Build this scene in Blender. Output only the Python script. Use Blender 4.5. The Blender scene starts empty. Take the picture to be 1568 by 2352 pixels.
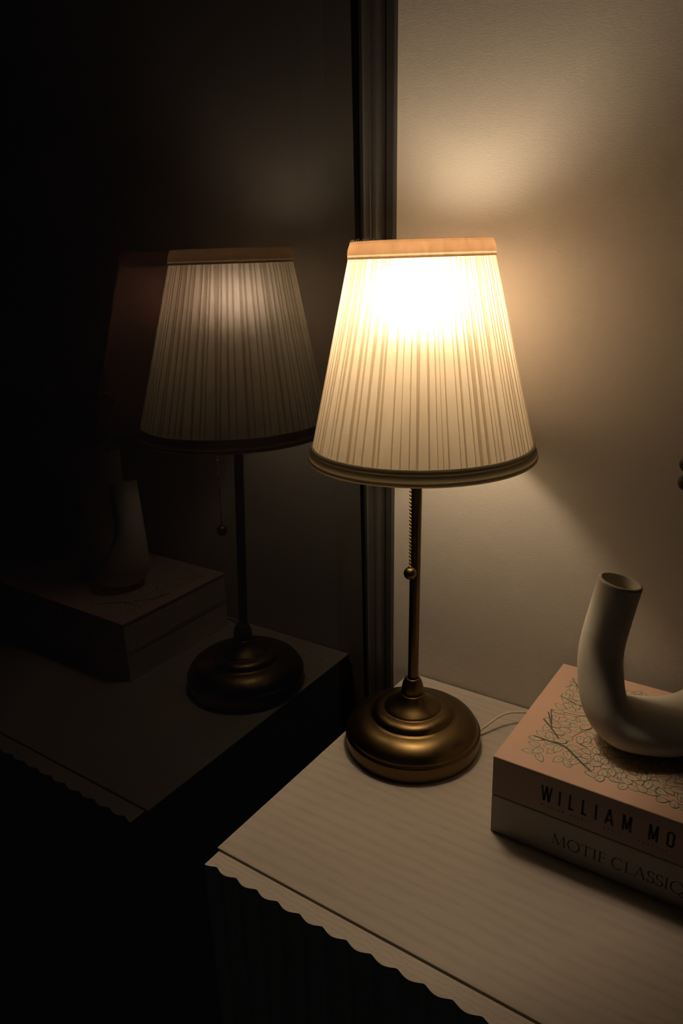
import bpy, math, random
from mathutils import Vector, Matrix

sc = bpy.context.scene
col = sc.collection

# ------------------------------------------------------------------ camera
cam_data = bpy.data.cameras.new('camera')
cam_data.sensor_fit = 'VERTICAL'
cam_data.sensor_height = 36.0
cam_data.lens = 36.0 * 1716.18 / 2352.0
cam_data.clip_start = 0.02
cam_data.clip_end = 50
cam = bpy.data.objects.new('camera', cam_data)
col.objects.link(cam)
cR = Vector((0.82573848, 0.56320099, -0.03099378))
cU = Vector((-0.15622772, 0.28116068, 0.94685879))
cF = Vector((-0.54198604, 0.77701565, -0.3201528))
cm = Matrix(((cR.x, cU.x, -cF.x), (cR.y, cU.y, -cF.y), (cR.z, cU.z, -cF.z))).to_4x4()
cm.translation = Vector((0.33968, -0.60853, 0.50172))
cam.matrix_world = cm
sc.camera = cam

# ------------------------------------------------------------------ world, exposure
world = bpy.data.worlds.new('night')
sc.world = world
world.use_nodes = True
world.node_tree.nodes['Background'].inputs[0].default_value = (0.85, 0.93, 1.0, 1)
world.node_tree.nodes['Background'].inputs[1].default_value = 0.014
sc.view_settings.view_transform = 'Standard'
sc.view_settings.look = 'None'
sc.view_settings.exposure = 0.0
sc.view_settings.gamma = 1.0
sc.view_settings.use_curve_mapping = False
sc.cycles.max_bounces = 10
sc.cycles.diffuse_bounces = 5
sc.cycles.glossy_bounces = 5
sc.cycles.transparent_max_bounces = 16
sc.cycles.use_denoising = True
sc.cycles.sample_clamp_indirect = 6.0
sc.cycles.caustics_reflective = True
sc.cycles.blur_glossy = 0.3

BULB_STRENGTH = 94.0
BULB_COLOR = (1.0, 0.755, 0.50)

# key measures (metres; origin = foot of the lamp on the cabinet top)
XL, YB, YF = -0.0734, 0.124, -0.2310      # cabinet top: left end, back edge, front edge
YW = 0.1265                               # wall face
GX, GPSI = -0.1194, 0.0038                # glass face and its tiny turn
ZF, ZC = -0.74, 1.75                      # floor, ceiling

def sm(a, b, t):
    t = max(0.0, min(1.0, (t - a) / (b - a)))
    return t * t * (3 - 2 * t)

# ------------------------------------------------------------------ helpers
class MB:
    def __init__(s):
        s.v, s.f, s.m, s.s = [], [], [], []
    def face(s, pts, mat=0, smooth=False):
        b = len(s.v)
        s.v += [tuple(p) for p in pts]
        s.f.append(tuple(range(b, b + len(pts)))); s.m.append(mat); s.s.append(smooth)
    def box(s, a, b, mat=0):
        x0, y0, z0 = a; x1, y1, z1 = b
        k = len(s.v)
        s.v += [(x0,y0,z0),(x1,y0,z0),(x1,y1,z0),(x0,y1,z0),(x0,y0,z1),(x1,y0,z1),(x1,y1,z1),(x0,y1,z1)]
        for q in ((0,3,2,1),(4,5,6,7),(0,1,5,4),(1,2,6,5),(2,3,7,6),(3,0,4,7)):
            s.f.append(tuple(k + i for i in q)); s.m.append(mat); s.s.append(False)
    def grid(s, rows, closed_u=True, mat=0, smooth=True, matf=None):
        """rows: list of rings of equal length"""
        k = len(s.v); n = len(rows[0])
        for r in rows: s.v += [tuple(p) for p in r]
        for i in range(len(rows) - 1):
            for j in range(n if closed_u else n - 1):
                j2 = (j + 1) % n
                s.f.append((k+i*n+j, k+i*n+j2, k+(i+1)*n+j2, k+(i+1)*n+j))
                s.m.append(matf(i, j) if matf else mat); s.s.append(smooth)
    def lathe(s, prof, seg=96, ctr=None, mat=0, closed=False):
        ctr = ctr or (lambda z: (0, 0))
        rows = []
        for r, z in (prof + [prof[0]] if closed else prof):
            cx, cy = ctr(z)
            rows.append([(cx + r*math.cos(2*math.pi*i/seg), cy + r*math.sin(2*math.pi*i/seg), z) for i in range(seg)])
        s.grid(rows, mat=mat)
    def tube(s, path, rad, seg=12, mat=0, caps=True, closed=False):
        P = [Vector(p) for p in path]; n = len(P)
        R = rad if isinstance(rad, (list, tuple)) else [rad] * n
        T = []
        for i in range(n):
            a = P[(i-1) % n] if (closed or i > 0) else P[0]
            b = P[(i+1) % n] if (closed or i < n-1) else P[-1]
            T.append((b - a).normalized())
        up = Vector((0, 0, 1)) if abs(T[0].z) < 0.9 else Vector((0, 1, 0))
        N = (up - T[0] * up.dot(T[0])).normalized()
        rows = []
        for i in range(n):
            N = (N - T[i] * N.dot(T[i])).normalized()
            B = T[i].cross(N)
            rows.append([P[i] + (N*math.cos(2*math.pi*k/seg) + B*math.sin(2*math.pi*k/seg)) * R[i] for k in range(seg)])
        if closed: rows.append(rows[0])
        s.grid(rows, mat=mat)
        if caps and not closed:
            s.face(list(reversed(rows[0])), mat); s.face(rows[-1], mat)
    def sphere(s, c, r, seg=16, rings=8, mat=0, sx=1, sy=1, sz=1):
        rows = []
        for i in range(rings + 1):
            t = -math.pi/2 + math.pi*i/rings
            rr = max(math.cos(t), 1e-4) * r
            rows.append([(c[0]+sx*rr*math.cos(2*math.pi*j/seg), c[1]+sy*rr*math.sin(2*math.pi*j/seg), c[2]+sz*r*math.sin(t)) for j in range(seg)])
        s.grid(rows, mat=mat)
    def prism(s, poly, z0, z1, mat=0, smooth_sides=False):
        n = len(poly); k = len(s.v)
        s.v += [(x, y, z0) for x, y in poly] + [(x, y, z1) for x, y in poly]
        for i in range(n):
            j = (i + 1) % n
            s.f.append((k+i, k+j, k+n+j, k+n+i)); s.m.append(mat); s.s.append(smooth_sides)
        s.f.append(tuple(k+n+i for i in range(n))); s.m.append(mat); s.s.append(False)
        s.f.append(tuple(k+i for i in reversed(range(n)))); s.m.append(mat); s.s.append(False)
    def build(s, name, mats, parent=None, loc=None, merge=False, bevel=0, flip=False):
        me = bpy.data.meshes.new(name)
        me.from_pydata(s.v, [], s.f)
        for m in (mats if isinstance(mats, (list, tuple)) else [mats]): me.materials.append(m)
        me.polygons.foreach_set('material_index', s.m)
        me.polygons.foreach_set('use_smooth', s.s)
        me.update()
        if merge:
            import bmesh
            bm = bmesh.new(); bm.from_mesh(me)
            bmesh.ops.remove_doubles(bm, verts=bm.verts, dist=1e-6)
            bmesh.ops.recalc_face_normals(bm, faces=bm.faces)
            bm.to_mesh(me); bm.free()
        if flip: me.flip_normals()
        o = bpy.data.objects.new(name, me)
        col.objects.link(o)
        if loc is not None: o.location = loc
        if parent is not None: o.parent = parent
        if bevel:
            b = o.modifiers.new('bevel', 'BEVEL'); b.width = bevel; b.segments = 3; b.limit_method = 'ANGLE'
            b.angle_limit = math.radians(50); b.harden_normals = False
        return o

def thing(name, label, cat, loc=(0, 0, 0), group=None):
    o = bpy.data.objects.new(name, None); col.objects.link(o)
    o.location = loc; o['label'] = label; o['category'] = cat
    if group: o['group'] = group
    return o
def struct(o):
    o['kind'] = 'structure'; return o

def smooth_path(pts, n=8):
    out = []; P = [Vector(p) for p in pts]
    for i in range(len(P) - 1):
        p0 = P[max(i-1, 0)]; p1 = P[i]; p2 = P[i+1]; p3 = P[min(i+2, len(P)-1)]
        for k in range(n):
            t = k / n
            out.append(0.5*((2*p1) + (p2-p0)*t + (2*p0-5*p1+4*p2-p3)*t*t + (3*p1-p0-3*p2+p3)*t**3))
    out.append(P[-1]); return out

# ------------------------------------------------------------------ materials
def mat(name, color=(0.8, 0.8, 0.8), rough=0.5, metal=0.0, spec=0.5):
    m = bpy.data.materials.new(name); m.use_nodes = True
    b = m.node_tree.nodes['Principled BSDF']
    b.inputs['Base Color'].default_value = (*color, 1)
    b.inputs['Roughness'].default_value = rough
    b.inputs['Metallic'].default_value = metal
    b.inputs['Specular IOR Level'].default_value = spec
    return m
def nodes(m): return m.node_tree.nodes, m.node_tree.links, m.node_tree.nodes['Principled BSDF']
def mapping(m, scale=(1, 1, 1), rot=(0, 0, 0)):
    N, L, b = nodes(m)
    tc = N.new('ShaderNodeTexCoord'); mp = N.new('ShaderNodeMapping')
    mp.inputs['Scale'].default_value = scale; mp.inputs['Rotation'].default_value = rot
    L.new(tc.outputs['Object'], mp.inputs['Vector']); return mp
def noise(m, mp, scale, detail=4, rough=0.5, dist=0):
    N, L, b = nodes(m)
    n = N.new('ShaderNodeTexNoise'); n.inputs['Scale'].default_value = scale
    n.inputs['Detail'].default_value = detail; n.inputs['Roughness'].default_value = rough
    n.inputs['Distortion'].default_value = dist
    L.new(mp.outputs[0], n.inputs['Vector']); return n
def ramp(m, src, stops):
    N, L, b = nodes(m)
    r = N.new('ShaderNodeValToRGB'); e = r.color_ramp.elements
    e[0].position, e[0].color = stops[0][0], (*stops[0][1], 1)
    e[1].position, e[1].color = stops[-1][0], (*stops[-1][1], 1)
    for p, c in stops[1:-1]:
        x = e.new(p); x.color = (*c, 1)
    L.new(src, r.inputs[0]); return r
def bump(m, src, strength, dist, prev=None):
    N, L, b = nodes(m)
    n = N.new('ShaderNodeBump'); n.inputs['Strength'].default_value = strength
    n.inputs['Distance'].default_value = dist
    L.new(src, n.inputs['Height'])
    if prev: L.new(prev.outputs[0], n.inputs['Normal'])
    L.new(n.outputs[0], b.inputs['Normal']); return n

# painted wall: fine crossed roller / lining-paper weave
M_wall = mat('wall_paint', (0.5320, 0.4978, 0.4560), 0.75, spec=0.2)
mp = mapping(M_wall)
n1 = noise(M_wall, mp, 420, 3, 0.6)
mpx = mapping(M_wall, (1, 1, 7)); n2 = noise(M_wall, mpx, 160, 2, 0.5)
mpy = mapping(M_wall, (6, 1, 1)); n3 = noise(M_wall, mpy, 160, 2, 0.5)
b1 = bump(M_wall, n1.outputs['Fac'], 0.16, 0.001)
b2 = bump(M_wall, n2.outputs['Fac'], 0.16, 0.001, b1)
b3 = bump(M_wall, n3.outputs['Fac'], 0.12, 0.001, b2)

M_room = mat('room_paint', (0.16, 0.14, 0.12), 0.9, spec=0.1)
M_floor = mat('floor_boards', (0.08, 0.055, 0.04), 0.5)
mp = mapping(M_floor, (1, 12, 1)); n1 = noise(M_floor, mp, 6, 5, 0.6)
r = ramp(M_floor, n1.outputs['Fac'], [(0.3, (0.05, 0.035, 0.025)), (0.7, (0.11, 0.075, 0.05))])
M_floor.node_tree.links.new(r.outputs[0], M_floor.node_tree.nodes['Principled BSDF'].inputs['Base Color'])

def wood(name, sx=(1, 1, 1), base=(0.445, 0.398, 0.355), dark=(0.412, 0.367, 0.327)):
    m = mat(name, base, 0.55, spec=0.3)
    mp = mapping(m, sx)
    n1 = noise(m, mp, 3.0, 5, 0.6, 0.6)
    n2 = noise(m, mp, 14.0, 3, 0.6, 0.2)
    N, L, b = nodes(m)
    w = N.new('ShaderNodeTexWave'); w.wave_type = 'BANDS'; w.bands_direction = 'Y'
    w.inputs['Scale'].default_value = 1.1; w.inputs['Distortion'].default_value = 5
    w.inputs['Detail'].default_value = 3; w.inputs['Detail Scale'].default_value = 1.3
    L.new(mp.outputs[0], w.inputs['Vector'])
    mx = N.new('ShaderNodeMath'); mx.operation = 'MULTIPLY'
    L.new(w.outputs['Fac'], mx.inputs[0]); L.new(n1.outputs['Fac'], mx.inputs[1])
    ad = N.new('ShaderNodeMath'); ad.operation = 'ADD'
    L.new(mx.outputs[0], ad.inputs[0]); L.new(n2.outputs['Fac'], ad.inputs[1])
    r = ramp(m, ad.outputs[0], [(0.42, dark), (0.62, base), (1.0, tuple(c*1.05 for c in base))])
    L.new(r.outputs[0], b.inputs['Base Color'])
    bump(m, ad.outputs[0], 0.05, 0.001)
    return m
M_wood = wood('white_ash_laminate', (4, 24, 24))
M_wood_front = wood('white_ash_front', (60, 60, 6), (0.50, 0.45, 0.395), (0.44, 0.39, 0.34))

M_frame = mat('anthracite_frame', (0.030, 0.028, 0.026), 0.42, spec=0.6)
M_gasket = mat('black_rubber', (0.004, 0.004, 0.004), 0.8, spec=0.2)

def brushed(name, color, rough):
    m = mat(name, color, rough, 1.0)
    mp = mapping(m, (1, 1, 40)); n = noise(m, mp, 60, 4, 0.6)
    r = ramp(m, n.outputs['Fac'], [(0.3, (rough-0.04,)*3), (0.7, (rough+0.05,)*3)])
    m.node_tree.links.new(r.outputs[0], m.node_tree.nodes['Principled BSDF'].inputs['Roughness'])
    return m
M_brass = brushed('brushed_brass', (0.160, 0.109, 0.050), 0.33)
M_brass_chain = mat('polished_brass', (0.72, 0.52, 0.26), 0.22, 1.0)

def fabric(name, trans, refl, fwd=0.72, streak=False):
    m = bpy.data.materials.new(name); m.use_nodes = True
    N, L = m.node_tree.nodes, m.node_tree.links
    N.remove(N['Principled BSDF'])
    t = N.new('ShaderNodeBsdfTranslucent'); d = N.new('ShaderNodeBsdfDiffuse'); mx = N.new('ShaderNodeAddShader')
    tc = N.new('ShaderNodeTexCoord'); nz = N.new('ShaderNodeTexNoise'); nz.inputs['Scale'].default_value = 900
    nz.inputs['Detail'].default_value = 2
    if streak:
        mp = N.new('ShaderNodeMapping'); mp.inputs['Scale'].default_value = (1, 1, 0.02); nz.inputs['Scale'].default_value = 260
        L.new(tc.outputs['Object'], mp.inputs['Vector']); L.new(mp.outputs[0], nz.inputs['Vector'])
    else:
        L.new(tc.outputs['Object'], nz.inputs['Vector'])
    lo = 0.55 if streak else 0.93; hi = 1.30 if streak else 1.0
    for bs, c in ((t, trans), (d, refl)):
        mm = N.new('ShaderNodeMix'); mm.data_type = 'RGBA'
        mm.inputs[6].default_value = (*[x*(lo if bs is t else 0.93) for x in c], 1); mm.inputs[7].default_value = (*[x*(hi if bs is t else 1) for x in c], 1)
        L.new(nz.outputs['Fac'], mm.inputs[0]); L.new(mm.outputs[2], bs.inputs['Color'])
    L.new(t.outputs[0], mx.inputs[0]); L.new(d.outputs[0], mx.inputs[1])
    # part of the light passes the thin cloth with little scattering
    rf = N.new('ShaderNodeBsdfRefraction'); rf.distribution = 'BECKMANN'
    rf.inputs['Roughness'].default_value = 0.85; rf.inputs['IOR'].default_value = 1.62
    rf.inputs['Color'].default_value = (trans[0]*fwd, trans[1]*fwd*1.04, trans[2]*fwd*1.35, 1)
    m2 = N.new('ShaderNodeAddShader')
    L.new(mx.outputs[0], m2.inputs[0]); L.new(rf.outputs[0], m2.inputs[1])
    L.new(m2.outputs[0], N['Material Output'].inputs['Surface'])
    return m
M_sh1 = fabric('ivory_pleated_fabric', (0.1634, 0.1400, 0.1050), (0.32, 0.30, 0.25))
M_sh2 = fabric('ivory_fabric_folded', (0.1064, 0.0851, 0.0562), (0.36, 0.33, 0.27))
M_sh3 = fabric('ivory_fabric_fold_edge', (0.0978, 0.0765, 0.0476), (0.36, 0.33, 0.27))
M_band_top = fabric('ivory_band', (0.0790, 0.0460, 0.0245), (0.42, 0.36, 0.27), 0.15, True)
M_band_hem = fabric('ivory_band_hem', (0.1500, 0.1080, 0.0650), (0.42, 0.36, 0.27), 0.2, True)
M_band_low = fabric('ivory_band_lower', (0.0304, 0.0236, 0.0137), (0.38, 0.35, 0.27), 0.1)
M_band_low2 = fabric('ivory_band_lower_hem', (0.0395, 0.0334, 0.0198), (0.40, 0.37, 0.29), 0.1)

M_bulb = bpy.data.materials.new('lit_bulb'); M_bulb.use_nodes = True
_N = M_bulb.node_tree.nodes; _N.remove(_N['Principled BSDF'])
_e = _N.new('ShaderNodeEmission'); _e.inputs[0].default_value = (*BULB_COLOR, 1); _e.inputs[1].default_value = BULB_STRENGTH
_g = _N.new('ShaderNodeNewGeometry'); _s = _N.new('ShaderNodeSeparateXYZ'); _m = _N.new('ShaderNodeMapRange')
_m.inputs['From Min'].default_value = 0.15; _m.inputs['From Max'].default_value = 0.85
_m.inputs['To Min'].default_value = BULB_STRENGTH; _m.inputs['To Max'].default_value = BULB_STRENGTH * 0.30
M_bulb.node_tree.links.new(_g.outputs['Normal'], _s.inputs[0]); M_bulb.node_tree.links.new(_s.outputs[2], _m.inputs[0])
M_bulb.node_tree.links.new(_m.outputs[0], _e.inputs[1])
M_bulb.node_tree.links.new(_e.outputs[0], _N['Material Output'].inputs['Surface'])

def glassm(name, tint, ior, gloss=(1, 1, 1)):
    m = bpy.data.materials.new(name); m.use_nodes = True
    N, L = m.node_tree.nodes, m.node_tree.links
    N.remove(N['Principled BSDF'])
    t = N.new('ShaderNodeBsdfTransparent'); t.inputs[0].default_value = (*tint, 1)
    t2 = N.new('ShaderNodeBsdfTransparent')
    g = N.new('ShaderNodeBsdfGlossy'); g.inputs['Roughness'].default_value = 0.0; g.inputs[0].default_value = (*gloss, 1)
    fr = N.new('ShaderNodeFresnel'); fr.inputs[0].default_value = ior
    ge = N.new('ShaderNodeNewGeometry')
    mx = N.new('ShaderNodeMixShader'); mx2 = N.new('ShaderNodeMixShader')
    L.new(fr.outputs[0], mx.inputs[0]); L.new(t.outputs[0], mx.inputs[1]); L.new(g.outputs[0], mx.inputs[2])
    L.new(ge.outputs['Backfacing'], mx2.inputs[0]); L.new(mx.outputs[0], mx2.inputs[1]); L.new(t2.outputs[0], mx2.inputs[2])
    L.new(mx2.outputs[0], N['Material Output'].inputs['Surface'])
    return m
M_glass = glassm('tinted_glass', (0.17, 0.125, 0.12), 1.42)
M_glass2 = glassm('coated_outer_glass', (0.6, 0.6, 0.6), 2.3)

M_pink = mat('pink_paper', (0.5934, 0.3956, 0.3053), 0.6, spec=0.25)
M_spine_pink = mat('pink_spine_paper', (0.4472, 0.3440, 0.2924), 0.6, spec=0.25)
M_cream = mat('cream_paper', (0.4816, 0.4386, 0.3784), 0.6, spec=0.25)
M_page = mat('page_edges', (0.62, 0.55, 0.46), 0.85)
mp = mapping(M_page, (1, 1, 60)); n1 = noise(M_page, mp, 40, 2)
bump(M_page, n1.outputs['Fac'], 0.2, 0.001)
M_leaf = mat('printed_leaf', (0.54, 0.445, 0.335), 0.6, spec=0.25)
M_ink_green = mat('printed_grey_green', (0.10, 0.115, 0.09), 0.6, spec=0.2)
M_ink = mat('black_ink', (0.012, 0.014, 0.018), 0.5, spec=0.3)
M_ink_brown = mat('brown_ink', (0.06, 0.042, 0.03), 0.5, spec=0.3)

M_vase = mat('matte_stoneware', (0.47, 0.43, 0.36), 0.72, spec=0.25)
mp = mapping(M_vase); n1 = noise(M_vase, mp, 260, 4, 0.6); n2 = noise(M_vase, mp, 25, 3)
bump(M_vase, n1.outputs['Fac'], 0.12, 0.001)
r = ramp(M_vase, n2.outputs['Fac'], [(0.3, (0.53, 0.50, 0.43)), (0.7, (0.58, 0.54, 0.47))])
M_vase.node_tree.links.new(r.outputs[0], M_vase.node_tree.nodes['Principled BSDF'].inputs['Base Color'])
M_stem = mat('dark_dried_stem', (0.035, 0.022, 0.014), 0.8)
M_pod = mat('dark_seed_pod', (0.020, 0.013, 0.010), 0.7)
mp = mapping(M_pod); n1 = noise(M_pod, mp, 500, 3); bump(M_pod, n1.outputs['Fac'], 0.6, 0.002)
M_cord = mat('pale_plastic_cord', (0.62, 0.52, 0.40), 0.4)
M_white = mat('white_plastic', (0.7, 0.68, 0.62), 0.4)

# ------------------------------------------------------------------ room shell
LEAN = 0.018                # the wall leans back very slightly above the cabinet
def lean(z): return LEAN * max(z, 0.0)
prof_w = [(YW, ZF), (YW, 0.0), (YW + lean(ZC), ZC), (YW + 0.14, ZC), (YW + 0.14, ZF)]
m = MB()
m.grid([[(GX-0.0445, y, z) for y, z in prof_w], [(2.4, y, z) for y, z in prof_w]], smooth=False)
m.face([(GX-0.0445, y, z) for y, z in reversed(prof_w)]); m.face([(2.4, y, z) for y, z in prof_w])
struct(m.build('wall_back', M_wall))
m = MB(); m.box((2.3, -2.6, ZF), (2.4, YW+0.02, ZC)); struct(m.build('wall_right', M_room))
m = MB(); m.box((-0.30, -2.6, ZF-0.1), (2.4, YW+0.1, ZF)); struct(m.build('floor', M_floor))
m = MB(); m.box((-0.30, -2.6, ZC), (2.4, YW+0.1, ZC+0.1)); struct(m.build('ceiling', M_room))
m = MB(); m.box((-0.30, -2.5, ZF), (GX-0.02, -2.02, ZC)); struct(m.build('wall_left', M_room))
m = MB(); m.box((-0.22, -2.02, 1.50), (GX+0.03, YW, ZC)); struct(m.build('wall_left_header', M_room))

# glass door on the left: > post, glazing bead, panes
wd = bpy.data.objects.new('door_1', None); col.objects.link(wd); struct(wd)
wd.location = (GX, 0.0, ZF)
wd.rotation_euler = (0, 0, GPSI)
YC = YW                    # where the post meets the wall
def rel(x): return x
# local coordinates: x = distance from the glass face, y = world y, z from floor
H = 1.50 - ZF
post = [(0.0, YC-0.0300), (0.0012, YC-0.0300), (0.0024, YC-0.0270), (0.0030, YC-0.0190), (0.0042, YC-0.0182), (0.0083, YC-0.0182),
        (0.0088, YC-0.0176), (0.0096, YC-0.0176), (0.0110, YC-0.0168), (0.0122, YC-0.0156), (0.0132, YC-0.0140), (0.0136, YC-0.0122),
        (0.0140, YC-0.0122), (0.0142, YC-0.0118), (0.0143, YC-0.0010), (0.0174, YC-0.0010), (0.0175, YC-0.0072), (0.0264, YC-0.0072),
        (0.0270, YC-0.0066), (0.0270, YC), (-0.045, YC), (-0.045, YC-0.0300)]
def shaped(m, lo, hi):
    # a little narrower towards the floor and leaning with the wall
    m.v = [((x * 0.92 * (0.84 + 0.286 * max(-0.3, z + ZF)) if x > 0 else x), y + lean(z + ZF), z) for x, y, z in m.v]
m = MB(); m.prism(post, 0.0, -ZF); m.prism(post, -ZF, H); shaped(m, 0, H)
fr = m.build('post', M_frame, wd, merge=True)
m = MB()
gk = [(0.0, YC-0.0335), (0.0016, YC-0.0335), (0.0020, YC-0.0300), (0.0, YC-0.0300)]
m.prism(gk, 0.0, -ZF); m.prism(gk, -ZF, H); shaped(m, 0, H); m.build('glazing_gasket', M_gasket, wd)
m = MB(); m.box((-0.045, -2.0, 0.0), (0.012, YC-0.0290, 0.07)); m.build('bottom_rail', M_frame, wd, bevel=0.002)
m = MB(); m.box((-0.045, -2.0, H-0.07), (0.012, YC-0.0290, H)); m.build('top_rail', M_frame, wd, bevel=0.002)
m = MB(); m.box((-0.045, -2.0, 0.07), (0.012, -1.93, H-0.07)); m.build('post', M_frame, wd, bevel=0.002)
m = MB(); m.box((-0.004, -1.93, 0.07), (0.0, YC-0.0290, H-0.07)); m.v = [(x, y + (lean(z+ZF) if y > 0 else 0), z) for x, y, z in m.v]; g = m.build('glass_pane', M_glass, wd); g['label'] = 'dark tinted inner glass pane'
m = MB(); m.box((-0.0430, -1.93, 0.07), (-0.039, YC-0.0290, H-0.07)); m.build('glass_pane', M_glass2, wd)

# ------------------------------------------------------------------ cabinet
cab = thing('fluted_cabinet', 'pale wood grain cabinet with a scalloped fluted front edge under the lit lamp', 'cabinet', (XL, YF, ZF))
XR = 1.13
def L3(x, y, z): return (x - XL, y - YF, z - ZF)
m = MB(); m.box(L3(XL, YF, -0.020), L3(XR, YB, 0.0)); m.build('top_board', M_wood, cab, bevel=0.0007)
m = MB()
m.box(L3(XL, YF+0.003, -0.62), L3(XL+0.018, YB, -0.0205)); m.box(L3(XR-0.018, YF+0.003, -0.62), L3(XR, YB, -0.0205))
m.box(L3(XL+0.018, YB-0.008, -0.62), L3(XR-0.018, YB, -0.0205)); m.box(L3(XL+0.018, YF+0.003, -0.62), L3(XR-0.018, YB-0.008, -0.602))
m.build('carcass', M_wood_front, cab, bevel=0.0005)
PER = 0.0229; X0 = -0.0585
def wave(x):
    s_ = math.sin(math.pi * (x - X0) / PER)
    return -0.2472 - 0.0042 * (math.sqrt(s_*s_ + 0.045) - 0.15)
def fluted(x0, x1, name):
    n = int((x1 - x0) / 0.0008)
    xs = [x0 + (x1-x0)*i/n for i in range(n+1)]
    poly = [(x - XL, wave(x) - YF) for x in xs] + [(x1 - XL, -0.0015), (x0 - XL, -0.0015)]
    m = MB(); m.prism(poly, -0.615 - ZF, -0.0012 - ZF)
    return m.build(name, M_wood_front, cab)
d0 = XL + 0.0036; wdoor = (XR - 0.002 - d0) / 3
for i in range(3):
    fluted(d0 + i*wdoor, d0 + (i+1)*wdoor - 0.003, 'door')
for x in (XL+0.04, XR-0.075):
    for y in (YF+0.03, YB-0.06):
        m = MB(); m.box(L3(x, y, ZF), L3(x+0.035, y+0.035, -0.6205)); m.build('leg', M_wood_front, cab, bevel=0.001)

# ------------------------------------------------------------------ lamp
lamp = thing('table_lamp', 'lit brass table lamp with a pleated ivory fabric shade and pull chain', 'lamp')
def axis(z):
    k = max(0.0, z - 0.05) / 0.35
    return (-0.0042 * k, 0.0202 * k)
base = [(0.0001, 0.0), (0.0700, 0.0), (0.0714, 0.0010), (0.0718, 0.0025), (0.0727, 0.0170), (0.0722, 0.0186), (0.0708, 0.0192),
        (0.0703, 0.0199), (0.0703, 0.0207), (0.0700, 0.0222), (0.0688, 0.0245), (0.0665, 0.0275), (0.0635, 0.0300), (0.0600, 0.0322),
        (0.0560, 0.0342), (0.0515, 0.0356), (0.0475, 0.0363), (0.0457, 0.0366), (0.0450, 0.0371), (0.0445, 0.0371),
        (0.0437, 0.0374), (0.0434, 0.0382), (0.0430, 0.0396), (0.0418, 0.0414), (0.0398, 0.0430), (0.0372, 0.0442), (0.0345, 0.0449),
        (0.0320, 0.0451), (0.0305, 0.0452), (0.0298, 0.0456), (0.0292, 0.0464), (0.0278, 0.0474), (0.0255, 0.0490), (0.0228, 0.0508),
        (0.0200, 0.0528), (0.0175, 0.0550), (0.0152, 0.0575), (0.0136, 0.0598), (0.0127, 0.0612), (0.0118, 0.0618), (0.0114, 0.0620)]
m = MB(); m.lathe(base, 160); m.build('base', M_brass, lamp)
neck = [(0.0108, 0.0615), (0.0112, 0.0622), (0.0116, 0.0640), (0.0117, 0.0665), (0.0113, 0.0700), (0.0106, 0.0732), (0.0095, 0.0764), (0.0080, 0.0793),
        (0.0072, 0.0800), (0.0066, 0.0803), (0.0060, 0.0802), (0.0055, 0.0800)]
m = MB(); m.lathe(neck, 72); m.build('neck', M_brass, lamp)
m = MB(); m.lathe([(0.0055, 0.070 + (0.375-0.070)*i/20) for i in range(21)], 48, ctr=axis); m.build('pole', M_brass, lamp)
ax = axis(0.39)
sock = [(0.0001, 0.362), (0.012, 0.362), (0.0150, 0.366), (0.0155, 0.372), (0.0155, 0.392), (0.0145, 0.396), (0.0145, 0.428), (0.0120, 0.4408), (0.0001, 0.4408)]
m = MB(); m.lathe(sock, 48, ctr=axis); m.build('socket', M_white, lamp)
ZBULB = 0.468
RBULB = 0.0290
ab = axis(ZBULB)
m = MB()
bp = [(0.0105, 0.4285), (0.0118, 0.4330)]
prof = []
for i in range(17):
    t = math.radians(-66 + (90+66)*i/16)
    prof.append((max(RBULB*math.cos(t), 0.0001), ZBULB + RBULB*math.sin(t)))
m.lathe(prof, 40, ctr=lambda z: ab, mat=0)
m.build('light_bulb', M_bulb, lamp)

ZB, ZT = 0.3184, 0.5160
RB, RT = 0.1088, 0.0633
def sctr(z):
    t = (z - ZB) / (ZT - ZB)
    return (0.0012 - 0.0060*t, 0.0158 + 0.0090*t)
def srad(z):
    t = (z - ZB) / (ZT - ZB)
    return RB + (RT - RB) * t
random.seed(11)
NP = 80
ws = []
while len(ws) < NP:
    ws.append(random.choice([0.6, 0.8, 1.0, 1.15, 1.35, 1.6]))
tot = sum(ws); ang = [0]
for w in ws: ang.append(ang[-1] + w/tot*2*math.pi)
zl0, zl1 = ZB + 0.0118, ZT - 0.0135
NZ = 14
m = MB()
rows_all = []
for k in range(NP):
    a0, a1 = ang[k], ang[k+1]; da = a1 - a0
    wide = random.random()
    ft = 0.14 + 0.26*random.random() if wide < 0.66 else 0.55 + 0.28*random.random()
    fb = 0.05 + 0.09*random.random() if wide < 0.90 else 0.25 + 0.2*random.random()
    wob = (random.random() - 0.5) * 0.25 * da
    lift = 0.0005 + 0.0003*random.random()
    cols = []
    for i in range(NZ + 1):
        t = i / NZ; z = zl0 + (zl1 - zl0)*t
        f = fb + (ft - fb) * (t ** 1.3)
        edge = 0.035 if i else 0.035
        w_ = wob * math.sin(math.pi*t)
        cx, cy = sctr(z); r0 = srad(z) - 0.0008
        def P(a, r): return (cx + r*math.cos(a), cy + r*math.sin(a), z)
        # knife pleat: raised at a0, folded strip, then the single cloth running flat to the next fold
        cols.append([P(a0, r0), P(a0 + 0.02*da, r0 + lift), P(a0 + (0.03+f*0.5)*da + w_*0.4, r0 + lift*0.95),
                     P(a0 + (0.03+f)*da + w_, r0 + lift*0.7), P(a0 + (0.06+f)*da + w_, r0 + lift*0.45),
                     P(a0 + (0.06+f)*da + (1-0.06-f)*da*0.5, r0 + lift*0.3), P(a1, r0)])
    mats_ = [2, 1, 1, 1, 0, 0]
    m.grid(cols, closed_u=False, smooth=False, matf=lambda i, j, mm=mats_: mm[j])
shade = m.build('lamp_shade', [M_sh1, M_sh2, M_sh3], lamp)

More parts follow.
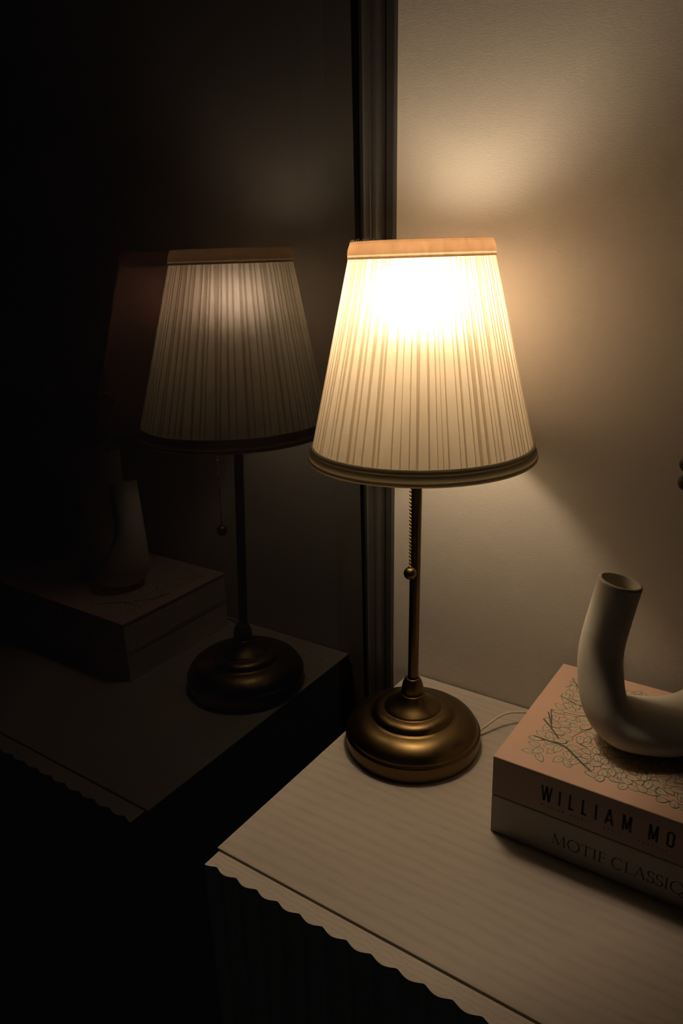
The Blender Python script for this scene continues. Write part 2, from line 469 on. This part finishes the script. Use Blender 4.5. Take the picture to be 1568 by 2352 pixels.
def band(z0, z1, prof, mats_, name, seg=144, smooth=True):
    """prof: list of (t, extra radius, material of the strip above)"""
    m = MB(); rows = []; mm = []
    for t, e, mi in prof:
        z = z0 + (z1 - z0)*t; cx, cy = sctr(z); r = srad(z) + e
        rows.append([(cx + r*math.cos(2*math.pi*i/seg), cy + r*math.sin(2*math.pi*i/seg), z) for i in range(seg)]); mm.append(mi)
    m.grid(rows, matf=lambda i, j: mm[i])
    return m.build(name, mats_, shade)
band(ZB, ZB+0.0142, [(0.0, -0.0015, 0), (-0.02, 0.0000, 0), (0.03, 0.0012, 0), (0.14, 0.0017, 0), (0.21, 0.0015, 0), (0.225, 0.0004, 0), (0.245, 0.0004, 0), (0.27, 0.0014, 0),
                     (0.45, 0.0017, 0), (0.64, 0.0014, 0), (0.67, 0.0003, 1), (0.69, 0.0003, 1), (0.72, 0.0012, 1), (0.88, 0.0013, 1), (0.98, 0.0006, 1), (1.0, -0.0006, 1)],
     [M_band_low, M_band_low2], 'bottom_trim')
band(ZT-0.0150, ZT, [(0.0, -0.0008, 1), (0.02, 0.0006, 1), (0.24, 0.0009, 0), (0.28, 0.0014, 0), (0.55, 0.0017, 0), (0.82, 0.0012, 0),
                     (0.86, 0.0009, 0), (0.93, 0.0013, 0), (1.0, 0.0006, 0), (1.01, -0.0012, 0)],
     [M_band_top, M_band_hem], 'top_trim')
# wire rings and the spider that carries the shade
for z, e in ((ZB+0.001, -0.0022), (ZT-0.001, -0.0022)):
    cx, cy = sctr(z); r = srad(z) + e
    m = MB(); m.tube([(cx + r*math.cos(2*math.pi*i/96), cy + r*math.sin(2*math.pi*i/96), z) for i in range(96)], 0.0011, 8, closed=True)
    m.build('wire_ring', M_white, shade)
m = MB(); zr = 0.398; ac = axis(zr)
m.tube([(ac[0] + 0.0168*math.cos(2*math.pi*i/32), ac[1] + 0.0168*math.sin(2*math.pi*i/32), zr) for i in range(32)], 0.0013, 8, closed=True)
for a in (35, 155, 275):
    a = math.radians(a); cx, cy = sctr(ZB+0.001); r = srad(ZB+0.001) - 0.0022
    m.tube([(ac[0] + 0.0168*math.cos(a), ac[1] + 0.0168*math.sin(a), zr), (ac[0] + 0.03*math.cos(a), ac[1] + 0.03*math.sin(a), zr-0.004),
            (cx + r*math.cos(a), cy + r*math.sin(a), ZB+0.0015)], 0.0010, 8)
m.build('wire_spider', M_white, shade)
# frayed threads along the trims
random.seed(5)
for top_ in (True, False):
    m = MB()
    for k in range(34 if top_ else 22):
        a = math.radians(random.uniform(195, 262) if top_ else random.uniform(205, 262))
        z = ZT + 0.0003 if top_ else ZB + 0.0002
        cx, cy = sctr(z); r = srad(z) + random.uniform(-0.0002, 0.0008)
        pts = [Vector((cx + r*math.cos(a), cy + r*math.sin(a), z))]
        dz = 1 if top_ else -1
        for q in range(3):
            pts.append(pts[-1] + Vector((random.uniform(-.0005, .0005), random.uniform(-.0005, .0005), dz*random.uniform(0.0001, 0.0008))))
        m.tube(pts, 0.00009, 4)
    m.build('frayed_threads', M_white, shade)

# pull chain
c0 = Vector((0.0046, -0.0105, 0.3720)); c1 = Vector((0.00555, -0.01497, 0.2133))
m = MB(); n = int((c0 - c1).length / 0.00368)
for i in range(n + 1):
    p = c0.lerp(c1, i/n); m.sphere(p, 0.00128, 12, 8)
m.tube([c0, c1], 0.00035, 6)
m.tube([(0.001, 0.006, 0.3735), (0.003, -0.002, 0.3742), c0], 0.0012, 8)
ch = m.build('pull_chain', M_brass_chain, lamp)
m = MB(); m.sphere((0.00555, -0.01500, 0.2065), 0.0063, 32, 20); m.lathe([(0.0022, 0.2118), (0.0020, 0.2136), (0.0008, 0.2140)], 16, ctr=lambda z: (0.00555, -0.015))
m.build('pull_ball', M_brass, ch)

# cord
cp = smooth_path([(0.0500, 0.0400, 0.0060), (0.0560, 0.0455, 0.0062), (0.0625, 0.0590, 0.0100), (0.0680, 0.0715, 0.0135), (0.0745, 0.0825, 0.0150), (0.0840, 0.0925, 0.0140),
                  (0.0960, 0.1030, 0.0110), (0.112, 0.1120, 0.0070), (0.135, 0.1170, 0.0030), (0.20, 0.1165, 0.0022), (0.45, 0.1165, 0.0022), (0.75, 0.1165, 0.0022)], 8)
m = MB(); m.tube(cp, 0.0015, 10); m.build('power_cord', M_cord, lamp)

# ------------------------------------------------------------------ lettering strokes (unit height)
def ell(cx, cy, rx, ry, a0=0, a1=360, n=28):
    return [(cx + rx*math.cos(math.radians(a0 + (a1-a0)*i/n)), cy + ry*math.sin(math.radians(a0 + (a1-a0)*i/n))) for i in range(n+1)]
def stroke(pts, w):
    """ribbon quads; w = width or list of widths"""
    n = len(pts); W = w if isinstance(w, list) else [w]*n; Lp, Rp = [], []
    for i in range(n):
        a = pts[max(i-1, 0)]; b = pts[min(i+1, n-1)]
        dx, dy = b[0]-a[0], b[1]-a[1]; l = math.hypot(dx, dy) or 1
        nx, ny = -dy/l*W[i]/2, dx/l*W[i]/2
        Lp.append((pts[i][0]+nx, pts[i][1]+ny)); Rp.append((pts[i][0]-nx, pts[i][1]-ny))
    return [(Rp[i], Rp[i+1], Lp[i+1], Lp[i]) for i in range(n-1)]
def sans(ch, w, s=0.13):
    """condensed capitals, box 0..w wide and 0..1 high"""
    S = []; h = s/2
    def l(*p): S.extend(stroke(list(p), s))
    if ch == 'W': l((h*.6, 1), (w*.27, 0)); l((w*.27, 0), (w*.5, 1)); l((w*.5, 1), (w*.73, 0)); l((w*.73, 0), (w-h*.6, 1))
    elif ch == 'I': l((w/2, 0), (w/2, 1))
    elif ch == 'L': l((h, 0), (h, 1)); l((0, h), (w, h))
    elif ch == 'A': l((h*.6, 0), (w/2, 1)); l((w/2, 1), (w-h*.6, 0)); l((w*.25, .27), (w*.75, .27))
    elif ch == 'M': l((h, 0), (h, 1)); l((w-h, 0), (w-h, 1)); l((h*1.2, 1), (w/2, .12)); l((w/2, .12), (w-h*1.2, 1))
    elif ch == 'O':
        r = w/2 - h; S.extend(stroke(ell(w/2, 1-h-r, r, r, 180, 0) + [(w-h, h+r)] + ell(w/2, h+r, r, r, 0, -180) + [(h, 1-h-r)], s))
    elif ch == 'R': l((h, 0), (h, 1)); S.extend(stroke([(h, 1-h)] + ell(w*.55, .73, w*.45-h, .27-h, 90, -90, 14) + [(h, .46+h)], s)); l((w*.5, .5), (w-h*.5, 0))
    elif ch == 'S': S.extend(stroke(ell(w/2, .74, w/2-h, .26-h, 20, 250, 14) + ell(w/2, .27, w/2-h, .27-h, 70, -160, 14), s))
    elif ch == 'U': r = w/2-h; S.extend(stroke([(h, 1)] + ell(w/2, h+r, r, r, 180, 360) + [(w-h, 1)], s))
    elif ch == 'T': l((w/2, 0), (w/2, 1)); l((0, 1-h), (w, 1-h))
    elif ch == 'F': l((h, 0), (h, 1)); l((h, 1-h), (w, 1-h)); l((h, .52), (w*.85, .52))
    elif ch == 'E': l((h, 0), (h, 1)); l((h, 1-h), (w, 1-h)); l((h, .52), (w*.85, .52)); l((h, h), (w, h))
    elif ch == 'C': S.extend(stroke(ell(w/2, .5, w/2-h, .5-h, 50, 310, 24), s))
    elif ch == 'Q': S.extend(stroke(ell(w/2, .5, w/2-h, .5-h, 0, 360, 24), s)); l((w*.6, .25), (w, 0))
    elif ch == '.': l((w/2, .42), (w/2, .58))
    return S
def serif(ch, w, T=0.115, t=0.045):
    """inscriptional capitals: thick / thin strokes with small serifs"""
    S = []
    def k(*p): S.extend(stroke(list(p), T))
    def n(*p): S.extend(stroke(list(p), t))
    def sf(x, y, r=0.09): S.extend(stroke([(x-r, y), (x+r, y)], 0.04))
    def v(x): k((x, 0), (x, 1)); sf(x, .02, .11); sf(x, .98, .11)
    def curve(pts):
        c = [abs(math.sin(0))]*0
        W = []
        for i in range(len(pts)):
            a = pts[max(i-1, 0)]; b = pts[min(i+1, len(pts)-1)]
            dx, dy = b[0]-a[0], b[1]-a[1]; l_ = math.hypot(dx, dy) or 1
            W.append(t + (T-t)*abs(dy)/l_)
        S.extend(stroke(pts, W))
    if ch == 'M': n((.09, 0), (.16, 1)); k((.16, 1), (w/2, .05)); n((w/2, .05), (w-.16, 1)); k((w-.16, 1), (w-.09, 0)); sf(.09, .02); sf(w-.09, .02, .11); sf(.13, .98, .07); sf(w-.13, .98, .07)
    elif ch == 'O': curve(ell(w/2, .5, w/2-.05, .52, 0, 360, 40))
    elif ch == 'T': v(w/2); n((0.02, .97), (w-.02, .97)); n((.03, .97), (.01, .84)); n((w-.03, .97), (w-.01, .84))
    elif ch == 'I': v(w/2)
    elif ch == 'F': v(.14); n((.14, .97), (w-.02, .97)); n((w-.03, .98), (w-.01, .84)); n((.14, .52), (w*.8, .52)); n((w*.8, .44), (w*.8, .60))
    elif ch == 'E': v(.14); n((.14, .97), (w-.04, .97)); n((w-.05, .98), (w-.03, .84)); n((.14, .52), (w*.78, .52)); n((.14, .03), (w-.02, .03)); n((w-.04, .02), (w, .17))
    elif ch == 'C': curve(ell(w*.55, .5, w*.5-.02, .52, 48, 312, 34)); n((w*.90, .92), (w*.92, .74))
    elif ch == 'L': v(.14); n((.14, .03), (w-.03, .03)); n((w-.04, .02), (w, .18))
    elif ch == 'A': n((.06, 0), (w*.48, 1)); k((w*.46, 1), (w-.08, 0)); n((w*.22, .36), (w*.72, .36)); sf(.06, .02); sf(w-.08, .02)
    elif ch == 'S': curve(ell(w/2, .76, w*.42, .25, 25, 255, 18) + ell(w/2, .25, w*.46, .26, 75, -160, 18)); n((w*.88, .94), (w*.9, .78)); n((w*.06, .22), (w*.04, .04))
    elif ch == 'Q': curve(ell(w/2, .5, w/2-.05, .52, 0, 360, 40)); S.extend(stroke([(w*.5, .02), (w*.75, -.14), (w*1.05, -.24)], [.05, .09, .03]))
    elif ch == 'U': k((.13, 1), (.13, .35)); curve(ell(w/2, .35, w/2-.12, .34, 180, 360, 20)); n((w-.12, .35), (w-.12, 1)); sf(.13, .98); sf(w-.12, .98)
    return S

# ------------------------------------------------------------------ books
BX, BY = 0.1259, -0.0793
BL, BW = 0.272, 0.1865
BH1, BH2 = 0.0408, 0.0810
def book(name, label, z0, z1, mats_, group=None):
    bk = thing(name, label, 'book', (BX, BY, z0))
    h = z1 - z0; c = 0.0022
    m = MB()
    rr = 0.0013
    pr = [(BW, 0.0), (BW, c), (c, c), (c, h-c), (BW, h-c), (BW, h)]
    pr += [(rr - rr*math.sin(math.radians(a)), h - rr + rr*math.cos(math.radians(a))) for a in (0, 22, 45, 67, 90)]
    pr += [(rr - rr*math.cos(math.radians(a)), rr - rr*math.sin(math.radians(a))) for a in (0, 22, 45, 67, 90)]
    k = len(m.v); n_ = len(pr)
    m.v += [(0.0, y, z) for y, z in pr] + [(BL, y, z) for y, z in pr]
    for i in range(n_):
        j = (i + 1) % n_
        m.f.append((k+i, k+j, k+n_+j, k+n_+i)); m.m.append(1 if i in (5, 6, 7) else 0); m.s.append(False)
    m.f.append(tuple(k+i for i in reversed(range(n_)))); m.m.append(0); m.s.append(False)
    m.f.append(tuple(k+n_+i for i in range(n_))); m.m.append(0); m.s.append(False)
    return bk, h, c, m
def put_letters(m, S, x, z, sx, sz, mi, eps):
    for q in S:
        m.face([(x + p[0]*sx, -eps, z + p[1]*sz) for p in q], mi)

# lower, cream
bk, h, c, m = book('book', 'cream book lying flat on the cabinet, bottom one of the pair beneath the curved vase', 0.0, BH1-0.0004, None)
row2 = [('M', .1826, .1945), ('O', .1960, .2068), ('T', .2077, .2163), ('I', .2178, .2206), ('F', .2221, .2285), ('C', .2331, .2422),
        ('L', .2438, .2504), ('A', .2516, .2606), ('S', .2618, .2672), ('S', .2684, .2738), ('I', .2750, .2778), ('Q', .2792, .2900),
        ('U', .2915, .3010), ('E', .3022, .3090)]
for ch, a, b in row2:
    w = (b - a) / 0.0109
    put_letters(m, serif(ch, w), a - BX, 0.0137, 0.0109, 0.0109, 2, 0.00012)
m.build('cover', [M_cream, M_cream, M_ink_brown], bk, bevel=0.0)
m = MB(); m.box((0.0012, c, c), (BL-0.002, BW-0.0012, h-c)); m.build('page_block', M_page, bk)

# upper, pink with the printed branches
bk, h, c, m = book('book', 'pink floral covered book on top of the cream one, carrying the curved vase', BH1, BH2, None)
z_off = BH1
row1 = [('W', .1706, .1800), ('I', .1858, .1876), ('L', .1944, .1989), ('L', .2053, .2098), ('I', .2163, .2181), ('A', .2246, .2314), ('M', .2382, .2458),
        ('M', .2586, .2662), ('O', .2722, .2784), ('R', .2850, .2910), ('R', .2975, .3035), ('I', .3096, .3114), ('S', .3170, .3228)]
for ch, a, b in row1:
    w = (b - a) / 0.0150
    put_letters(m, sans(ch, w, 0.125), a - BX, 0.0546 - z_off, 0.0150, 0.0150, 2, 0.00012)
def tiny(word, a, b):
    n_ = len(word); st = (b - a) / n_
    for i, chh in enumerate(word):
        w = 0.3 if chh == 'I' else 0.62
        put_letters(m, sans(chh, w, 0.17), a + i*st - BX, 0.0490 - z_off, 0.0019, 0.0019, 3, 0.00012)
tiny('WILLIAM', .1713, .1925); tiny('MORRIS', .1968, .2155); tiny('.', .2188, .2198); tiny('MOTIF', .2243, .2405); tiny('CLASSIQUE', .2448, .2765)

# printed branches on the top cover
PX0, PX1, PY0, PY1 = 0.1432, 0.3800, -0.0615, 0.0900
lay = [0]
def top(p, e): return (p[0] - BX, p[1] - BY, h + e)
def ribbon_top(pts, w, mi):
    lay[0] += 1; e = 0.00004 + lay[0]*2.0e-7
    for q in stroke(pts, w):
        m.face([top(p, e) for p in q], mi)
placed = []
def leaf(cx, cy, L, W, a):
    if cx - L*0.3 < PX0 - 0.0005 or cy - L*0.3 < PY0 - 0.003 or cy > PY1 or cx > PX1: return
    ca, sa = math.cos(a), math.sin(a)
    pts = []
    n_ = 20
    for i in range(n_):
        t = 2*math.pi*i/n_
        u = math.cos(t); v = math.sin(t) * (1 - 0.28*u) 
        u = u*0.5 * L; v = v*0.5*W
        pts.append((cx + u*ca - v*sa, cy + u*sa + v*ca))
    tip = (cx + (0.5*L+0.0012)*ca, cy + (0.5*L+0.0012)*sa)
    pts[0] = tip
    lay[0] += 1; e = 0.00004 + lay[0]*2.0e-7
    m.face([top(p, e) for p in pts], 4)
    ribbon_top(pts + [pts[0]], 0.00046, 5)
    ribbon_top([(cx - .5*L*ca, cy - .5*L*sa), (cx + .05*L*ca, cy + .05*L*sa)], 0.00036, 5)
branches = [
 ([(0.1452, -0.0325), (0.158, -0.0329), (0.1741, -0.0333), (0.1913, -0.0458), (0.2031, -0.0543)], 0.0022),
 ([(0.2031, -0.0543), (0.2118, -0.0571), (0.2295, -0.0500), (0.2438, -0.0421), (0.2724, -0.0320), (0.31, -0.03), (0.36, -0.035)], 0.0008),
 ([(0.1434, -0.0018), (0.1544, -0.0123), (0.1665, -0.0253)], 0.0017), ([(0.1434, 0.0115), (0.1549, -0.0119)], 0.0013),
 ([(0.1440, 0.0172), (0.1549, -0.0119)], 0.0011), ([(0.1440, 0.0172), (0.1567, 0.0184), (0.176, 0.0225), (0.20, 0.03)], 0.0008),
 ([(0.1436, -0.0001), (0.1696, 0.0185), (0.19, 0.04)], 0.0006), ([(0.1551, -0.0106), (0.1881, 0.0073), (0.22, 0.02)], 0.0006),
 ([(0.1738, -0.0288), (0.1768, -0.0118), (0.187, 0.0067)], 0.0007), ([(0.1434, 0.0839), (0.1577, 0.0644), (0.18, 0.055)], 0.0010),
 ([(0.1439, 0.0446), (0.1676, 0.0371), (0.20, 0.04)], 0.0012), ([(0.1434, 0.0629), (0.1492, 0.0739), (0.16, 0.085)], 0.0008),
 ([(0.1439, 0.0480), (0.1600, 0.0440), (0.1800, 0.048)], 0.0008),
 ([(0.1993, -0.0419), (0.2034, -0.0285), (0.2081, -0.0121)], 0.0006), ([(0.2445, -0.0406), (0.2486, -0.0258), (0.2532, -0.0018)], 0.0007),
 ([(0.2306, -0.0453), (0.2548, -0.0575), (0.278, -0.0578)], 0.0008), ([(0.25, -0.02), (0.28, -0.012), (0.33, -0.01)], 0.0007),
 ([(0.26, -0.035), (0.27, -0.01), (0.29, 0.02)], 0.0007), ([(0.30, -0.035), (0.315, -0.01), (0.33, 0.03)], 0.0007),
 ([(0.21, 0.03), (0.26, 0.05), (0.32, 0.07)], 0.0009), ([(0.22, 0.02), (0.26, 0.01), (0.30, 0.03)], 0.0008), ([(0.2, 0.06), (0.24, 0.075), (0.3, 0.08)], 0.0008)]
for pts, w in branches:
    pp = [(p.x, p.y) for p in smooth_path([(a, b, 0) for a, b in pts], 5)] if len(pts) > 2 else pts
    ribbon_top(pp, w, 6)
fixed = [(0.1490, -0.0560, 200), (0.1500, -0.0440, 170), (0.1560, -0.0510, 250), (0.1665, -0.0455, 240), (0.1753, -0.0540, 250), (0.1640, -0.0400, 200), (0.1807, -0.0440, 300), (0.1815, -0.0310, 20),
         (0.1700, -0.0400, 250), (0.1500, -0.0260, 150), (0.1570, -0.0240, 120), (0.1830, -0.0164, 280), (0.1720, -0.0200, 200), (0.1662, -0.0090, 170), (0.1510, -0.0140, 250), (0.1600, -0.0320, 60),
         (0.1628, 0.0010, 190), (0.1670, 0.0085, 200), (0.1730, 0.0010, 170), (0.1780, 0.0130, 20), (0.1500, 0.0260, 150), (0.1560, 0.0310, 160), (0.1620, 0.0270, 200), (0.1690, 0.0290, 20),
         (0.1500, 0.0540, 110), (0.1580, 0.0560, 60), (0.1500, 0.0650, 100), (0.1560, 0.0760, 45), (0.1600, 0.0490, 10), (0.1640, 0.0130, 170), (0.1750, 0.0180, 200), (0.1740, -0.0030, 190)]
random.seed(3)
for x, y, a in fixed:
    leaf(x, y, 0.0105 + random.uniform(-.001, .0012), 0.0070, math.radians(a + random.uniform(-12, 12)))
    placed.append((x, y))
tries = 0
while tries < 6000:
    tries += 1
    x = random.uniform(PX0 + 0.004, PX1); y = random.uniform(PY0, PY1)
    lo = -0.054 + 0.02*math.exp(-((x-0.165)/0.02)**2)
    if x < 0.186 and y < 0.03 and any((x-a)**2 + (y-b)**2 < 0.0082**2 for a, b in placed): continue   # sparser in the left corner
    if x < 0.150 and -0.030 < y < 0.022: continue
    if math.hypot(x-0.172, y-0.004) < 0.006 or math.hypot(x-0.184, y+0.024) < 0.007: continue
    if 0.186 < x < 0.200 and y < -0.052: continue
    if any((x-a)**2 + (y-b)**2 < 0.0066**2 for a, b in placed): continue
    placed.append((x, y))
    cl = math.sin(x*190) * 2.0 + math.cos(y*230) * 2.2
    leaf(x, y, random.uniform(0.0085, 0.0118), random.uniform(0.0056, 0.0072), cl + random.uniform(-.9, .9))
for pts, w in branches:
    if w >= 0.0010:
        ribbon_top([(p.x, p.y) for p in smooth_path([(a, b, 0) for a, b in pts], 5)] if len(pts) > 2 else pts, w*0.75, 6)
random.seed(8)
for k in range(46):
    x = random.uniform(0.19, 0.34); y = random.uniform(-0.058, 0.06)
    a = random.uniform(0, 6.28); L_ = random.uniform(0.006, 0.014)
    ribbon_top([(x, y), (x + L_*math.cos(a)*.5, y + L_*math.sin(a)*.5), (x + L_*math.cos(a+.2), y + L_*math.sin(a+.2))], 0.0005, 6)
m.build('cover', [M_spine_pink, M_pink, M_ink, M_ink_brown, M_leaf, M_ink_green, M_ink_green], bk)
m = MB(); m.box((0.0012, c, c), (BL-0.002, BW-0.0012, h-c)); m.build('page_block', M_page, bk)

# ------------------------------------------------------------------ vase
VA = Vector((0.1995, 0.0073, 0)); vph = math.radians(29.3); VD = Vector((math.cos(vph), math.sin(vph), 0))
vase = thing('curved_vase', 'matte off-white U-shaped stoneware tube vase standing on the pink floral book', 'vase', (VA.x, VA.y, 0.0811))
cps = [(0.0, .2330), (-.0055, .205), (-.0110, .172), (-.0115, .148), (-.0075, .1205), (.0040, .1050), (.0250, .1000), (.0480, .0998), (.0680, .1050), (.0860, .1190), (.0990, .140),
       (.1070, .170), (.1070, .205), (.1020, .235), (.098, .259)]
path = smooth_path([(VD*s).to_tuple()[:2] + (z - 0.0811,) for s, z in cps], 8)
n = len(path)
def vr(i):
    t = i/(n-1)
    return 0.0185 + 0.0014*math.sin(math.pi*t)
outer = [vr(i) for i in range(n)]
m = MB()
P_ = [Vector(p) for p in path]
Nn = Vector((-VD.y, VD.x, 0))
rows = []
def ring(i, r, dt=0.0, seg=56):
    T = (P_[min(i+1, n-1)] - P_[max(i-1, 0)]).normalized(); B = T.cross(Nn)
    c_ = P_[i] + T*dt
    out_ = []
    for k in range(seg):
        foot = sm(0.10, 0.0, c_.z)
        q = c_ + Nn*(math.cos(2*math.pi*k/seg)*(r + 0.0175*foot) - 0.0155*foot) + B*math.sin(2*math.pi*k/seg)*r
        if q.z < 0.0: q.z = 0.0 + (q.z)*0.02 if q.z < 0 else q.z
        q.z = max(q.z, 0.0)
        out_.append(q)
    return out_
WT = 0.0033
D0 = 9
rows += [ring(D0, outer[D0]-WT), ring(4, outer[4]-WT), ring(0, outer[0]-WT, 0.0006), ring(0, outer[0]-WT*.8, -0.0002), ring(0, outer[0]-WT*.5, -0.0005), ring(0, outer[0]-WT*.2, -0.0002), ring(0, outer[0], 0.0008)]
for i in range(1, n-1): rows.append(ring(i, outer[i]))
e = n-1
rows += [ring(e, outer[e], -0.0008), ring(e, outer[e]-WT*.2, 0.0002), ring(e, outer[e]-WT*.5, 0.0005), ring(e, outer[e]-WT*.8, 0.0002), ring(e, outer[e]-WT, -0.0006), ring(e-4, outer[e]-WT), ring(e-D0, outer[e]-WT)]
m.grid(rows)
m.face(list(reversed(rows[0]))); m.face(rows[-1])
body = m.build('vase_body', M_vase, vase, merge=True)

# dried stem in the far arm
def vpt(s, z, off=0): return VA + VD*s + Nn*off + Vector((0, 0, z))
st = thing('dried_stem', 'dark dried seed pod stem leaning out of the off-white vase at the right edge', 'dried plant', vpt(0.10, 0.225))
o0 = vpt(0.10, 0.225)
sp = smooth_path([vpt(0.101, 0.232)-o0, vpt(0.100, 0.250)-o0, vpt(0.090, 0.285)-o0, vpt(0.074, 0.318)-o0, vpt(0.062, 0.350)-o0, vpt(0.058, 0.372)-o0], 6)
m = MB(); m.tube(sp, [0.0015 - 0.0008*i/(len(sp)-1) for i in range(len(sp))], 8)
pods = [(0.0437, .3211, 0, .0062), (0.0430, .3365, 0, .0060), (0.058, .3300, .008, .0058), (0.069, .335, -.008, .006), (0.055, .350, .004, .0052), (0.067, .358, .006, .005), (0.056, .372, 0, .0055), (0.084, .315, .008, .006), (0.088, .300, -.009, .0055)]
for s_, z_, o_, r_ in pods:
    q = vpt(s_, z_, o_) - o0
    near = min(sp, key=lambda p: (p - (q - Vector((0, 0, 0.008)))).length)
    m.tube([near, (near + q)*0.5 + Vector((0, 0, -0.001)), q], 0.0005, 6)
m.build('stem', M_stem, st)
for s_, z_, o_, r_ in pods:
    q = vpt(s_, z_, o_) - o0
    m = MB(); m.sphere(q, r_, 14, 10, sz=1.12); m.build('seed_pod', M_pod, st)
